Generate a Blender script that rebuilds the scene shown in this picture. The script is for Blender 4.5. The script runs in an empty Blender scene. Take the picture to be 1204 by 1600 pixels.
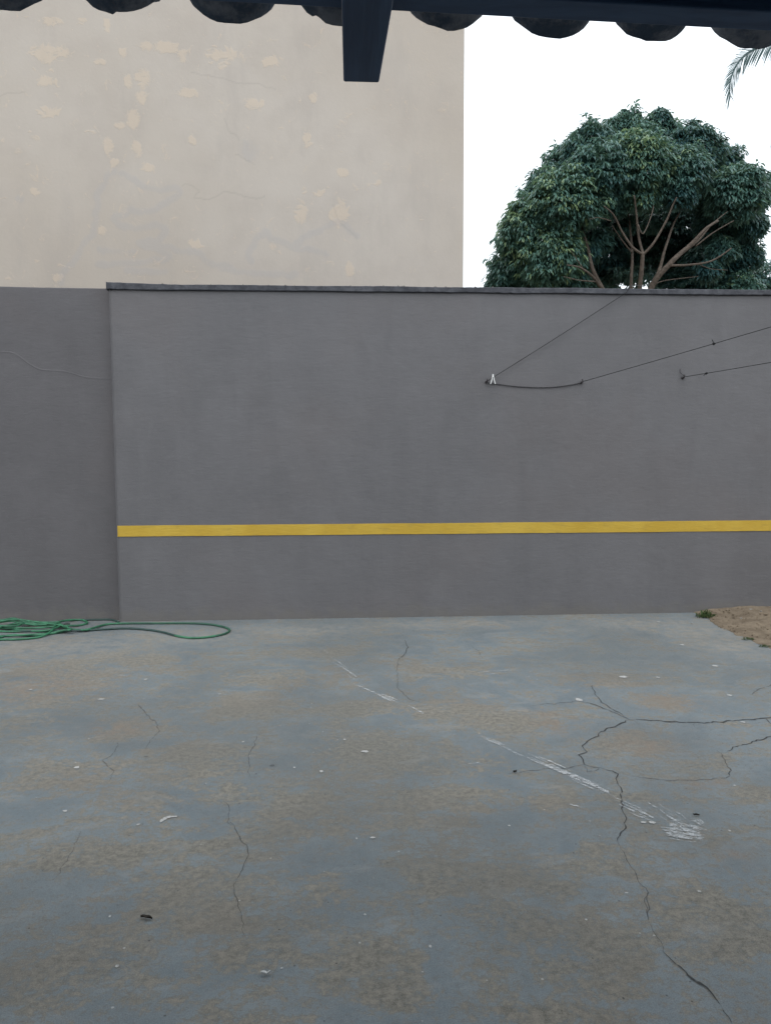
import bpy, math, random
import numpy as np
from mathutils import Vector, Matrix, noise

random.seed(7); rng = np.random.default_rng(7)
scene = bpy.context.scene
COL = scene.collection

# ------------------------------------------------------------------ camera
FPX = 1155.0; CX, CY = 602.0, 800.0; CAMZ = 1.45
up = Vector((-49, 14520, 1155)).normalized()            # world up seen in camera axes
xx = Vector((20400, 160.7, -1155)); xx = (xx - up * xx.dot(up)).normalized()
yy = up.cross(xx)
R = Matrix((xx, yy, up))                                # camera axes -> world axes
CAM = Vector((0, 0, CAMZ))
cd = bpy.data.cameras.new('camera'); cam = bpy.data.objects.new('camera', cd); COL.objects.link(cam)
cd.sensor_fit = 'VERTICAL'; cd.sensor_height = 36; cd.lens = 36 * FPX / 1600
cd.clip_start = 0.05; cd.clip_end = 3000
cam.matrix_world = Matrix.Translation(CAM) @ R.to_4x4()
scene.camera = cam

# ------------------------------------------------------------------ sky, sun, exposure
SUN_EL, SUN_AZ = math.radians(62), math.radians(196)     # azimuth measured from +Y towards +X
w = bpy.data.worlds.new('World'); scene.world = w; w.use_nodes = True
nt = w.node_tree; bg = nt.nodes['Background']; sk = nt.nodes.new('ShaderNodeTexSky')
sk.sky_type = 'NISHITA'; sk.sun_disc = False; sk.sun_elevation = SUN_EL; sk.sun_rotation = SUN_AZ
sk.air_density = 1.0; sk.dust_density = 2.0; sk.ozone_density = 1.0; sk.altitude = 0
hs = nt.nodes.new('ShaderNodeHueSaturation'); hs.inputs['Saturation'].default_value = .42   # thin white overcast
nt.links.new(sk.outputs[0], hs.inputs['Color']); mxw = nt.nodes.new('ShaderNodeMix'); mxw.data_type = 'RGBA'; mxw.inputs[0].default_value = .68        # even cloud veil over the sky
mxw.inputs[7].default_value = (6.6, 7.0, 7.25, 1); nt.links.new(hs.outputs[0], mxw.inputs[6]); nt.links.new(mxw.outputs[2], bg.inputs[0]); bg.inputs[1].default_value = 0.15
sl = bpy.data.lights.new('sun', 'SUN'); so = bpy.data.objects.new('sun', sl); COL.objects.link(so)
sl.energy = 0.27; sl.angle = math.radians(50); sl.color = (1, .96, .9)
sd = Vector((math.sin(SUN_AZ) * math.cos(SUN_EL), math.cos(SUN_AZ) * math.cos(SUN_EL), math.sin(SUN_EL)))
so.rotation_euler = sd.to_track_quat('Z', 'Y').to_euler(); so.location = (0, 0, 20)
vs = scene.view_settings
vs.view_transform = 'Standard'; vs.look = 'None'; vs.exposure = 0.89; vs.gamma = 1
scene.cycles.max_bounces = 6

# ------------------------------------------------------------------ helpers
def ray(px, py):
    return R @ Vector((px - CX, CY - py, -FPX))
def at_y(px, py, y):
    d = ray(px, py); return CAM + d * (y / d.y)
def at_z(px, py, z):
    d = ray(px, py); return CAM + d * ((z - CAMZ) / d.z)

def tag(o, label=None, cat=None, group=None, kind=None):
    if label: o['label'] = label
    if cat: o['category'] = cat
    if group: o['group'] = group
    if kind: o['kind'] = kind
    return o
def empty(name, loc, **k):
    o = bpy.data.objects.new(name, None); COL.objects.link(o); o.location = loc; o.empty_display_size = .1
    return tag(o, **k)
def link(name, me, mat, parent=None, smooth=False, **k):
    o = bpy.data.objects.new(name, me); COL.objects.link(o)
    for m in (mat if isinstance(mat, (list, tuple)) else [mat]): me.materials.append(m)
    if parent:
        o.parent = parent; o.matrix_parent_inverse = Matrix.Translation(-parent.location)
    if smooth: me.polygons.foreach_set('use_smooth', [True] * len(me.polygons))
    return tag(o, **k)
class MB:
    def __init__(s): s.v = []; s.f = []; s.m = []
    def add(s, vs_, fs, mi=0):
        b = len(s.v); s.v += [tuple(p) for p in vs_]
        for f in fs: s.f.append([b + i for i in f]); s.m.append(mi)
    def box(s, a, b, mi=0):
        x0, y0, z0 = a; x1, y1, z1 = b
        s.add([(x0,y0,z0),(x1,y0,z0),(x1,y1,z0),(x0,y1,z0),(x0,y0,z1),(x1,y0,z1),(x1,y1,z1),(x0,y1,z1)],
              [(0,3,2,1),(4,5,6,7),(0,1,5,4),(1,2,6,5),(2,3,7,6),(3,0,4,7)], mi)
    def tube(s, pts, rad, n=8, mi=0, cap=True):
        pts = [Vector(p) for p in pts]; N = len(pts)
        if not hasattr(rad, '__len__'): rad = [rad] * N
        prev = None; b = len(s.v)
        for i, p in enumerate(pts):
            t = (pts[min(i+1, N-1)] - pts[max(i-1, 0)]).normalized()
            if prev is None:
                prev = t.orthogonal().normalized()
            prev = (prev - t * prev.dot(t)).normalized(); q = t.cross(prev)
            for k in range(n):
                a = 2 * math.pi * k / n
                s.v.append(tuple(p + (prev * math.cos(a) + q * math.sin(a)) * rad[i]))
        for i in range(N - 1):
            for k in range(n):
                k2 = (k + 1) % n
                s.f.append([b+i*n+k, b+i*n+k2, b+(i+1)*n+k2, b+(i+1)*n+k]); s.m.append(mi)
        if cap:
            s.f.append([b+k for k in range(n)][::-1]); s.m.append(mi)
            s.f.append([b+(N-1)*n+k for k in range(n)]); s.m.append(mi)
    def mesh(s, name):
        me = bpy.data.meshes.new(name); me.from_pydata(s.v, [], s.f)
        me.polygons.foreach_set('material_index', s.m); me.update(); return me
    def build(s, name, mat, parent=None, smooth=False, **k):
        return link(name, s.mesh(name), mat, parent, smooth, **k)
def smooth_pts(pts, sub=6):
    pts = [Vector(p) for p in pts]; out = []
    for i in range(len(pts) - 1):
        p0 = pts[max(i-1, 0)]; p1 = pts[i]; p2 = pts[i+1]; p3 = pts[min(i+2, len(pts)-1)]
        for k in range(sub):
            t = k / sub
            out.append(.5 * ((2*p1) + (p2-p0)*t + (2*p0-5*p1+4*p2-p3)*t*t + (3*p1-p0-3*p2+p3)*t**3))
    out.append(pts[-1]); return out
def bevel(o, wd=.004, seg=2):
    m = o.modifiers.new('bevel', 'BEVEL'); m.width = wd; m.segments = seg; m.limit_method = 'ANGLE'
def np_mesh(name, V, F):
    """V (n,3), F (m,k) arrays of equal-sized faces"""
    me = bpy.data.meshes.new(name); k = F.shape[1]
    me.vertices.add(len(V)); me.vertices.foreach_set('co', V.astype(np.float32).ravel())
    me.loops.add(F.size); me.loops.foreach_set('vertex_index', F.astype(np.int32).ravel())
    me.polygons.add(len(F)); me.polygons.foreach_set('loop_start', np.arange(0, F.size, k, dtype=np.int32))
    me.update(calc_edges=True); return me
def grid_mesh(name, P):
    """P (ny,nx,3)"""
    ny, nx = P.shape[:2]; i = np.arange(ny * nx).reshape(ny, nx)
    F = np.stack([i[:-1,:-1], i[:-1,1:], i[1:,1:], i[1:,:-1]], -1).reshape(-1, 4)
    return np_mesh(name, P.reshape(-1, 3), F)
def fattr(me, name, arr, dom='POINT'):
    a = me.attributes.new(name, 'FLOAT', dom); a.data.foreach_set('value', np.asarray(arr, np.float32).ravel())

# shader helper
class S:
    def __init__(s, name):
        s.mat = bpy.data.materials.new(name); s.mat.use_nodes = True; s.t = s.mat.node_tree
        s.b = s.t.nodes['Principled BSDF']; s.b.inputs['Roughness'].default_value = .8
        s.geo = s.n('ShaderNodeNewGeometry').outputs['Position']
        s.b.inputs['Specular IOR Level'].default_value = .3
    def n(s, t, **k):
        nd = s.t.nodes.new(t)
        for a, v in k.items(): setattr(nd, a, v)
        return nd
    def put(s, sock, v):
        if isinstance(v, bpy.types.NodeSocket): s.t.links.new(v, sock)
        elif isinstance(v, (tuple, list)) and len(v) == 3 and sock.type == 'RGBA': sock.default_value = (*v, 1)
        else: sock.default_value = v
    def map(s, scale=(1,1,1), rot=(0,0,0), loc=(0,0,0), vec=None):
        m = s.n('ShaderNodeMapping'); s.put(m.inputs[0], vec or s.geo)
        m.inputs['Scale'].default_value = scale; m.inputs['Rotation'].default_value = rot; m.inputs['Location'].default_value = loc
        return m.outputs[0]
    def noise(s, scale, detail=4, rough=.55, vec=None, dist=0, col=False):
        m = s.n('ShaderNodeTexNoise'); s.put(m.inputs['Vector'], vec or s.geo)
        m.inputs['Scale'].default_value = scale; m.inputs['Detail'].default_value = detail
        m.inputs['Roughness'].default_value = rough; m.inputs['Distortion'].default_value = dist
        return m.outputs[1 if col else 0]
    def vor(s, scale, vec=None, feature='F1', rand=1, out=0):
        m = s.n('ShaderNodeTexVoronoi', feature=feature); s.put(m.inputs['Vector'], vec or s.geo)
        m.inputs['Scale'].default_value = scale; m.inputs['Randomness'].default_value = rand
        return m.outputs[out]
    def ramp(s, fac, lo, hi, a=0.0, b=1.0, smooth=True):
        m = s.n('ShaderNodeMapRange', interpolation_type='SMOOTHSTEP' if smooth else 'LINEAR')
        s.put(m.inputs[0], fac); m.inputs[1].default_value = lo; m.inputs[2].default_value = hi
        m.inputs[3].default_value = a; m.inputs[4].default_value = b; return m.outputs[0]
    def mix(s, fac, a, b, mode='MIX'):
        m = s.n('ShaderNodeMix', data_type='RGBA', blend_type=mode)
        s.put(m.inputs[0], fac); s.put(m.inputs[6], a); s.put(m.inputs[7], b); return m.outputs[2]
    def math(s, op, a, b=0.0, c=0.0, clamp=False):
        m = s.n('ShaderNodeMath', operation=op, use_clamp=clamp); s.put(m.inputs[0], a); s.put(m.inputs[1], b); s.put(m.inputs[2], c)
        return m.outputs[0]
    def attr(s, name):
        return s.n('ShaderNodeAttribute', attribute_name=name).outputs['Fac']
    def bump(s, h, strength=.3, dist=.01, prev=None):
        m = s.n('ShaderNodeBump'); m.inputs['Strength'].default_value = strength; m.inputs['Distance'].default_value = dist
        s.put(m.inputs['Height'], h)
        if prev: s.put(m.inputs['Normal'], prev)
        return m.outputs[0]
    def done(s, col, rough=None, normal=None):
        s.put(s.b.inputs['Base Color'], col)
        if rough is not None: s.put(s.b.inputs['Roughness'], rough)
        if normal is not None: s.put(s.b.inputs['Normal'], normal)
        return s.mat
def simple(name, c, rough=.7, var=.25, scale=30, bump=.2, spec=.3, dist=.003):
    s = S(name); n = s.noise(scale, 5)
    col = s.mix(s.ramp(n, .3, .7), tuple(x*(1-var) for x in c), tuple(min(1, x*(1+var)) for x in c))
    s.b.inputs['Specular IOR Level'].default_value = spec
    return s.done(col, rough, s.bump(n, bump, dist))

# ------------------------------------------------------------------ materials
def wall_mat(name, base, streak=.10):
    s = S(name)
    big = s.noise(.55, 3, .5); med = s.noise(3.0, 5, .6, vec=s.map((1, 1, .45)))
    vert = s.noise(2.2, 4, .6, vec=s.map((1.6, 1, .22)), dist=.4)
    brush = s.noise(55, 4, .65, vec=s.map((.22, 1, 1)))
    fine = s.noise(240, 3, .7)
    f = s.math('ADD', s.math('MULTIPLY', big, .5), s.math('MULTIPLY', med, .5))
    c = s.mix(s.ramp(f, .35, .65), tuple(x*.93 for x in base), tuple(x*1.07 for x in base))
    warm = s.mix(s.ramp(s.noise(.9, 2, vec=s.map(loc=(9, 3, 2))), .45, .65, 0, .6), c, tuple(x*y for x, y in zip(base, (1.03, .985, .96))))
    c = s.mix(s.ramp(vert, .5, .72, 0, streak * 3), warm, tuple(x*.84 for x in base))
    c = s.mix(s.ramp(fine, .35, .75, 0, .16), c, tuple(x*1.28 for x in base))
    sep = s.n('ShaderNodeSeparateXYZ'); s.put(sep.inputs[0], s.geo)
    low = s.ramp(s.math('ADD', sep.outputs[2], s.math('MULTIPLY', s.math('SUBTRACT', s.noise(7, 6, .7), .5), .35)), .0, .13, .55, 0)
    c = s.mix(low, c, (.17, .16, .145))                       # dust splashed up from the yard
    roll = s.noise(4.5, 7, .7, vec=s.map((1, 1, .8), loc=(2, 0, 7)), dist=.8)
    c = s.mix(s.ramp(roll, .52, .64, 0, .22), c, tuple(x*1.16 for x in base))
    n1 = s.bump(brush, .28, .006); n2 = s.bump(fine, .5, .0025, n1)
    n3 = s.bump(s.noise(2.5, 3), .45, .025, n2); n3 = s.bump(s.noise(11, 4, .6, vec=s.map((.6, 1, 1))), .35, .008, n3)
    return s.done(c, .82, n3)
M = {}
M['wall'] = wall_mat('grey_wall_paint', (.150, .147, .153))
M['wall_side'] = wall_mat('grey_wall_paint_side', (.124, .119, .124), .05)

s = S('yellow_paint')
br = s.noise(60, 4, .65, vec=s.map((.2, 1, 1)))
c = s.mix(s.ramp(s.noise(2.2, 4), .35, .65), (.53, .345, .045), (.60, .41, .065))
c = s.mix(s.ramp(s.noise(30, 5, .7, vec=s.map((.25, 1, 1))), .50, .68, 0, .5), c, (.42, .29, .06))
M['yellow'] = s.done(c, .6, s.bump(br, .5, .005))

s = S('coping_mortar')
n = s.noise(14, 6, .65)
c = s.mix(s.ramp(n, .35, .7), (.060, .062, .072), (.105, .108, .12))
M['coping'] = s.done(c, .9, s.bump(s.noise(45, 5, .7), .6, .01))
s = S('crumb'); M['crumb'] = s.done((.24, .22, .19), .9)

# neighbour's plaster
s = S('beige_plaster')
big = s.noise(.4, 4, .55); med = s.noise(2.2, 6, .6)
c = s.mix(s.ramp(big, .35, .65), (.455, .400, .342), (.500, .450, .398))
c = s.mix(s.ramp(med, .4, .7, 0, .35), c, (.405, .355, .312))
pn = s.noise(8, 8, .72, dist=1.2)
pf = s.ramp(s.math('ADD', s.attr('patch'), s.math('MULTIPLY', s.math('SUBTRACT', pn, .5), 4.6)), .38, .85, 0, .42)
c = s.mix(s.ramp(s.noise(1.6, 7, .7, vec=s.map((1.5, 1, .5), loc=(1,1,1))), .48, .68, 0, .3), c, (.385, .345, .312))
c = s.mix(pf, c, (.63, .51, .385))
lf = s.ramp(s.math('ADD', s.attr('filler'), s.math('MULTIPLY', s.math('SUBTRACT', s.noise(6, 7, .7), .5), 2.2)), .15, 1.0, 0, .26)
c = s.mix(lf, c, (.38, .37, .38))
c = s.mix(s.math('MULTIPLY', s.attr('crack'), .22), c, (.24, .21, .19))
hb = s.math('ADD', s.math('MULTIPLY', pf, .6), s.math('MULTIPLY', lf, .4))
n1 = s.bump(s.noise(30, 5, .65), .22, .006); n1 = s.bump(hb, .4, .01, n1); n1 = s.bump(med, .25, .02, n1)
M['beige'] = s.done(c, .85, n1)

# concrete yard
s = S('painted_concrete')
g1 = s.noise(2.3, 10, .72, dist=.6); g2 = s.noise(13, 9, .74, vec=s.map(loc=(4, 1, 0))); g3 = s.noise(95, 6, .8); g4 = s.noise(260, 4, .85); g5 = s.noise(38, 8, .8, vec=s.map(loc=(2, 8, 0)))
streak = s.noise(7, 8, .75, vec=s.map((.45, 1.6, 1), rot=(0, 0, .35)))
grime = s.noise(.8, 5, .6, vec=s.map(loc=(7, 3, 0)))
base = s.mix(s.ramp(g1, .32, .66), (.134, .169, .190), (.204, .238, .252))
base = s.mix(s.ramp(g2, .44, .74, 0, .6), base, (.222, .232, .236))
base = s.mix(s.ramp(g5, .50, .62, 0, .75), base, (.128, .136, .140))
wv = s.math('ADD', s.math('MULTIPLY', s.attr('wear'), .75), s.math('MULTIPLY', s.math('SUBTRACT', g1, .5), 3.2))
wv = s.math('ADD', wv, s.math('MULTIPLY', s.math('SUBTRACT', g2, .5), 2.4))
wv = s.math('ADD', wv, s.math('MULTIPLY', s.math('SUBTRACT', streak, .5), 1.8))
wv = s.math('ADD', wv, s.math('MULTIPLY', s.math('SUBTRACT', g5, .5), 2.4))
wf1 = s.ramp(wv, -.15, .60, 0, .58); wf2 = s.ramp(s.math('ADD', wv, s.math('MULTIPLY', s.math('SUBTRACT', g3, .5), 1.2)), .12, .26, 0, .36)
wf = s.math('ADD', wf1, wf2)
worn = s.mix(s.ramp(g5, .36, .62), (.116, .108, .088), (.262, .240, .198))
worn = s.mix(s.ramp(s.noise(1.1, 6, .65, vec=s.map(loc=(3, 7, 0))), .45, .65, 0, .45), worn, (.190, .162, .130))
c = s.mix(wf, base, worn)
pale = s.noise(5, 9, .75, vec=s.map((.6, 1.3, 1), rot=(0, 0, -.25), loc=(3, 9, 0)), dist=.5)
c = s.mix(s.ramp(pale, .54, .66, 0, .38), c, (.275, .285, .28))
c = s.mix(s.ramp(grime, .40, .62, 0, .38), c, (.105, .112, .108))
c = s.mix(s.math('MULTIPLY', s.attr('rust'), s.ramp(g2, .38, .6, .0, .7)), c, (.215, .168, .130))
c = s.mix(s.math('MULTIPLY', s.attr('dust'), s.ramp(g2, .36, .62, .1, .75)), c, (.285, .275, .25))
c = s.mix(s.ramp(g3, .54, .70, 0, .50), c, (.080, .082, .08))
c = s.mix(s.ramp(g3, .46, .32, 0, .35), c, (.30, .30, .285))
c = s.mix(s.ramp(g4, .5, .66, 0, .42), c, (.30, .30, .29)); c = s.mix(s.ramp(g4, .5, .36, 0, .42), c, (.07, .072, .072))
sp = s.vor(26, vec=s.map((1, 1, 0))); rnd = s.vor(26, vec=s.map((1, 1, 0)), out=1)
rsep = s.n('ShaderNodeSeparateColor'); s.put(rsep.inputs[0], rnd)
chip = s.math('MULTIPLY', s.ramp(sp, .07, .12, 1, 0), s.ramp(rsep.outputs[0], .955, .96))
c = s.mix(s.math('MULTIPLY', chip, .75), c, (.42, .42, .41))
sp2 = s.vor(34, vec=s.map((1, 1, 0), loc=(5, 2, 0))); rnd2 = s.vor(34, vec=s.map((1, 1, 0), loc=(5, 2, 0)), out=1)
rs2 = s.n('ShaderNodeSeparateColor'); s.put(rs2.inputs[0], rnd2)
pit = s.math('MULTIPLY', s.ramp(sp2, .08, .14, 1, 0), s.ramp(rs2.outputs[0], .90, .91))
c = s.mix(s.math('MULTIPLY', pit, .8), c, (.05, .05, .05))
h = s.math('SUBTRACT', s.math('MULTIPLY', g5, .6), s.math('MULTIPLY', wf2, .8))
n1 = s.bump(h, .45, .005); n1 = s.bump(g4, .35, .0015, n1); n1 = s.bump(pit, -.5, .004, n1)
s.b.inputs['Specular IOR Level'].default_value = .35
M['floor'] = s.done(c, s.ramp(wf, 0, 1, .62, .88), n1)
for k_, col_, al_ in (('crack', (.045, .045, .045), .88), ('crack2', (.085, .085, .085), .5)):
    s = S(k_); s.put(s.b.inputs['Alpha'], s.ramp(s.noise(28, 5, .7), .34, .52, .15, al_)); M[k_] = s.done(col_, .95)
s = S('white_scuff')
a = s.ramp(s.noise(60, 6, .75, vec=s.map((.5, 1, 1), rot=(0, 0, .8))), .36, .66)
s.put(s.b.inputs['Alpha'], s.math('MULTIPLY', a, .68)); M['scuff'] = s.done((.58, .60, .61), .85)
s = S('white_spot')
s.put(s.b.inputs['Alpha'], s.ramp(s.noise(90, 4, .7), .28, .5, .25, .95)); M['spot'] = s.done((.46, .46, .45), .8)

# soil, ground
s = S('soil')
n = s.noise(9, 8, .7); n2 = s.noise(70, 5, .75)
c = s.mix(s.ramp(n, .35, .65), (.148, .115, .080), (.235, .188, .135))
c = s.mix(s.ramp(n2, .5, .72, 0, .6), c, (.33, .26, .195)); c = s.mix(s.ramp(n2, .28, .42, .6, 0), c, (.07, .048, .033))
M['soil'] = s.done(c, .95, s.bump(n2, .9, .012))
M['ground'] = simple('far_ground', (.12, .10, .07), .95, .3, 1.5, .3)

# roof
s = S('flare_blue_timber')
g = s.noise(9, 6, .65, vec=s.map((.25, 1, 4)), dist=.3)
M['timber'] = s.done(s.mix(s.ramp(g, .35, .65), (.018, .044, .10), (.036, .078, .155)), .55, s.bump(g, .35, .004))  # blue of the lens flare mixed into the dark wood colour
s = S('flare_blue_joist')
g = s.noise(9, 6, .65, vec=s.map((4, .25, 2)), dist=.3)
M['joist'] = s.done(s.mix(s.ramp(g, .35, .65), (.018, .044, .10), (.036, .078, .155)), .5, s.bump(g, .35, .004))  # same flare blue put into the joist's wood colour
s = S('aged_clay_tile')
n = s.noise(10, 6, .7); n2 = s.noise(60, 5, .7)
c = s.mix(s.ramp(n, .4, .62), (.055, .078, .115), (.19, .20, .23))
c = s.mix(s.ramp(n2, .55, .75, 0, .5), c, (.16, .12, .10))
M['tile'] = s.done(c, .9, s.bump(n2, .6, .006))

# vegetation
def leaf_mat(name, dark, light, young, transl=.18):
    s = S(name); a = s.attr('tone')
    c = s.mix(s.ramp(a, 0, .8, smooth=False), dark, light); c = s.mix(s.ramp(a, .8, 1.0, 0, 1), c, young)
    s.put(s.b.inputs['Base Color'], c); s.b.inputs['Roughness'].default_value = .38
    s.b.inputs['Specular IOR Level'].default_value = .45
    tr = s.n('ShaderNodeBsdfTranslucent'); s.put(tr.inputs[0], s.mix(.5, c, young))
    mx = s.n('ShaderNodeMixShader'); mx.inputs[0].default_value = transl
    s.t.links.new(s.b.outputs[0], mx.inputs[1]); s.t.links.new(tr.outputs[0], mx.inputs[2])
    s.t.links.new(mx.outputs[0], s.t.nodes['Material Output'].inputs[0]); return s.mat
M['mango_leaf'] = leaf_mat('mango_leaf', (.028, .085, .100), (.105, .215, .175), (.24, .34, .17), .28)
M['palm_leaf'] = leaf_mat('palm_leaf', (.07, .12, .14), (.09, .16, .16), (.13, .19, .15), .4)  # pale bluish haze over the frond is put into these leaf colours
M['grass'] = leaf_mat('grass_blade', (.035, .07, .022), (.075, .125, .04), (.17, .17, .075), .3)
M['bark'] = simple('bark', (.105, .085, .070), .9, .3, 18, .6, dist=.02)
M['palm_bark'] = simple('palm_bark', (.10, .09, .08), .9, .3, 12, .6)

# small things
s = S('hose_rubber'); n = s.noise(14, 4)
dk = s.attr('dark')
c = s.mix(s.ramp(n, .35, .65), (.022, .115, .058), (.045, .195, .10)); c = s.mix(dk, c, (.022, .055, .048))
M['hose'] = s.done(c, .42, s.bump(s.noise(90, 3), .1, .001)); M['hose'].node_tree.nodes['Principled BSDF'].inputs['Specular IOR Level'].default_value = .5
M['fitting'] = simple('hose_fitting', (.03, .03, .032), .5)
M['cord'] = simple('dark_cord', (.022, .022, .024), .8, .2, 60, .2)
M['cord_grey'] = simple('painted_cord', (.075, .072, .076), .8, .2, 60, .2)
M['hook'] = simple('rusty_hook', (.045, .040, .042), .7, .3, 80, .3)
M['peg'] = simple('white_plastic', (.78, .78, .77), .4, .03, 40, .05, .5)
M['dry'] = simple('dry_leaf', (.035, .030, .024), .8, .4, 60, .4)
M['scrap'] = simple('white_scrap', (.62, .63, .62), .7, .1, 60, .2)
M['pebble'] = simple('pebble', (.30, .29, .27), .85, .3, 60, .4)

# ------------------------------------------------------------------ setting: ground sheet and yard floor
D = 6.44                                  # distance of the wall's face
g = MB(); g.add([(-400,-400,-.05),(400,-400,-.05),(400,600,-.05),(-400,600,-.05)], [(0,1,2,3)])
g.build('ground', M['ground'], kind='structure')

# yard floor: fine sheet where the photo looks, with worn paint laid out by hand
xs = np.concatenate([[-12], np.arange(-5, 5.5, .025), [12]]); ys = np.concatenate([[-6], np.arange(.8, D + .16, .025)])
X, Y = np.meshgrid(xs, ys); Z = np.zeros_like(X)
def blob_field(blobs, soft=1.0):
    f = np.zeros_like(X)
    for (px, py, rx, ry) in blobs:
        c = at_z(px, py, 0); a = at_z(px + rx, py, 0); b0 = at_z(px, py - ry, 0); b1 = at_z(px, py + ry, 0)
        rX = abs(a.x - c.x); rY = abs(b0.y - b1.y) / 2; cy_ = (b0.y + b1.y) / 2
        d = ((X - c.x) / rX) ** 2 + ((Y - cy_) / rY) ** 2
        f = np.maximum(f, np.exp(-.75 * d * soft))
    return f
wear = [(325,1200,60,32),(60,1070,110,45),(185,1140,50,18),(380,1105,72,18),(285,1178,60,18),(100,1210,80,25),(470,1270,72,40),
        (90,1345,45,18),(160,1340,60,22),(330,1322,42,14),(500,1400,45,62),(150,1500,120,60),(290,1420,95,50),(540,1170,60,30),
        (560,1105,72,12),(430,1060,85,12),(350,1240,60,20),(800,1125,75,20),(700,1110,85,22),(640,1190,82,22),(690,1250,100,20),
        (850,1255,52,22),(1010,1250,62,12),(680,1285,62,14),(760,1385,110,45),(830,1450,85,45),(920,1500,80,55),(1120,1430,100,65),
        (930,1335,52,25),(630,1550,50,60),(960,1065,72,10),(760,1195,60,18),(1010,1160,48,16),(1045,1095,36,12),(240,1250,60,14),
        (60,1130,60,18),(1190,1240,30,14),(700,1050,60,10),(560,1500,60,30),(380,1500,80,30),(860,1590,80,20),(200,1030,90,10),(500,1020,60,8)]
rust = [(1000,1165,42,16),(1045,1098,34,10),(1145,1335,22,9),(1110,1225,30,8),(860,1128,26,14),(60,1075,70,16),(185,1140,40,10)]
dust = [(1090,985,60,16),(1000,975,90,9),(700,975,140,6),(300,995,110,10),(90,1010,140,14),(1140,1010,50,14),(450,985,100,8)]
me = grid_mesh('yard_floor', np.stack([X, Y, Z], -1))
fattr(me, 'wear', blob_field(wear) * .75 + .02); fattr(me, 'rust', blob_field(rust, .9)); fattr(me, 'dust', blob_field(dust, .8))
# cracks, scuffs and spots belong to the floor's own mesh: collected here and joined to it
fm = MB()
def strip(px_pts, wpx, mi, z=.002, jit=1.0, sub=5, ends=True):
    pts = [at_z(x, y, 0) for x, y in px_pts]; out = []
    for i in range(len(pts) - 1):
        L = (pts[i+1] - pts[i]).length; n = max(2, int(L / .018))
        for k in range(n):
            p = pts[i].lerp(pts[i+1], k / n); j = .010 * jit
            p = p + Vector((noise.noise(p * 22) * j + noise.noise(p * 70) * j * .6, noise.noise(p * 22 + Vector((9,9,9))) * j * 1.6 + noise.noise(p * 65 + Vector((3,1,2))) * j, 0))
            out.append(p)
    j = .010 * jit; p = pts[-1]
    out.append(p + Vector((noise.noise(p * 22) * j + noise.noise(p * 70) * j * .6, noise.noise(p * 22 + Vector((9,9,9))) * j * 1.6 + noise.noise(p * 65 + Vector((3,1,2))) * j, 0))); N = len(out); V = []
    for i, p in enumerate(out):
        t = (out[min(i+1, N-1)] - out[max(i-1, 0)]); t.z = 0; t.normalize(); q = Vector((-t.y, t.x, 0))
        d = (p - CAM).length; wd = wpx * d / FPX * (.45 + 1.1 * abs(noise.noise(p * 12)) + .8 * max(0, noise.noise(p * 45)) + .5 * random.random())
        wd *= 1 + 1.3 * abs(t.x)
        if ends: wd *= min(1, .45 + .12 * min(i, N - 1 - i))
        V += [p + q * wd / 2 + Vector((0,0,z)), p - q * wd / 2 + Vector((0,0,z))]
    fm.add(V, [(2*i, 2*i+1, 2*i+3, 2*i+2) for i in range(N - 1)], mi)
C1 = [([(1147,1600),(1135,1583),(1118,1562),(1100,1543),(1085,1533),(1070,1520),(1050,1505),(1037,1488)],3.4),
      ([(966,1318),(970,1300),(977,1280),(970,1255),(970,1235),(962,1218),(966,1210),(955,1205),(935,1200)],1.9),
      ([(935,1200),(925,1199),(912,1195),(905,1180),(915,1175),(908,1165),(932,1150),(935,1145),(960,1135),(975,1128),(980,1124)],2.1),
      ([(924,1070),(929,1085),(940,1098),(962,1112),(980,1124)],1.9),([(980,1124),(955,1112),(930,1102),(905,1096)],1.9),
      ([(980,1124),(1050,1128),(1100,1130),(1150,1126),(1204,1122),(1260,1124)],2.1),([(1194,1122),(1204,1132),(1225,1140)],1.8),
      ([(1225,1146),(1204,1150),(1165,1163),(1145,1168),(1138,1175)],1.5),([(1120,1173),(1130,1185),(1133,1195),(1142,1205),(1133,1216)],1.5),
      ([(912,1197),(918,1206),(932,1205),(935,1200)],1.5),([(632,1000),(636,1012),(634,1020),(622,1032)],1.5),
      ]
C2 = [([(362,1285),(370,1300),(375,1312),(388,1325),(385,1345),(375,1365),(362,1385)],1.7),([(1037,1488),(1030,1470),(1020,1455),(1012,1435),(1008,1390),(995,1375),(985,1355),(975,1335),(966,1318)],1.6),([(905,1096),(870,1099),(830,1102)],1.4),([(1133,1216),(1080,1220),(1040,1220),(1000,1215),(985,1212)],1.4),
      ([(912,1195),(880,1200),(850,1202),(820,1206),(795,1210)],1.6),([(622,1032),(619,1048),(622,1062),(620,1075),(628,1082),(640,1093),(655,1098)],1.4),
      ([(1172,1085),(1190,1075),(1215,1068)],1.3),([(402,1150),(395,1170),(388,1180),(390,1200),(388,1215)],1.5),([(350,1250),(357,1265),(355,1285),(362,1290)],1.4),
      ([(362,1385),(370,1405),(378,1440),(382,1460)],1.6),([(215,1100),(230,1118),(245,1130),(247,1145),(235,1158),(228,1170)],1.3),
      ([(185,1160),(180,1175),(160,1190),(178,1205),(172,1220)],1.3),([(125,1300),(118,1320),(105,1345),(85,1375)],1.2),
      ([(1012,1435),(1006,1410),(1010,1395)],1.5),([(735,1010),(748,1018),(752,1028)],1.2),([(1085,1130),(1083,1135)],1.2)]
for p, wd in C1: strip(p, wd * .52, 1)
for p, wd in C2: strip(p, wd * .6, 2)
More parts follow.
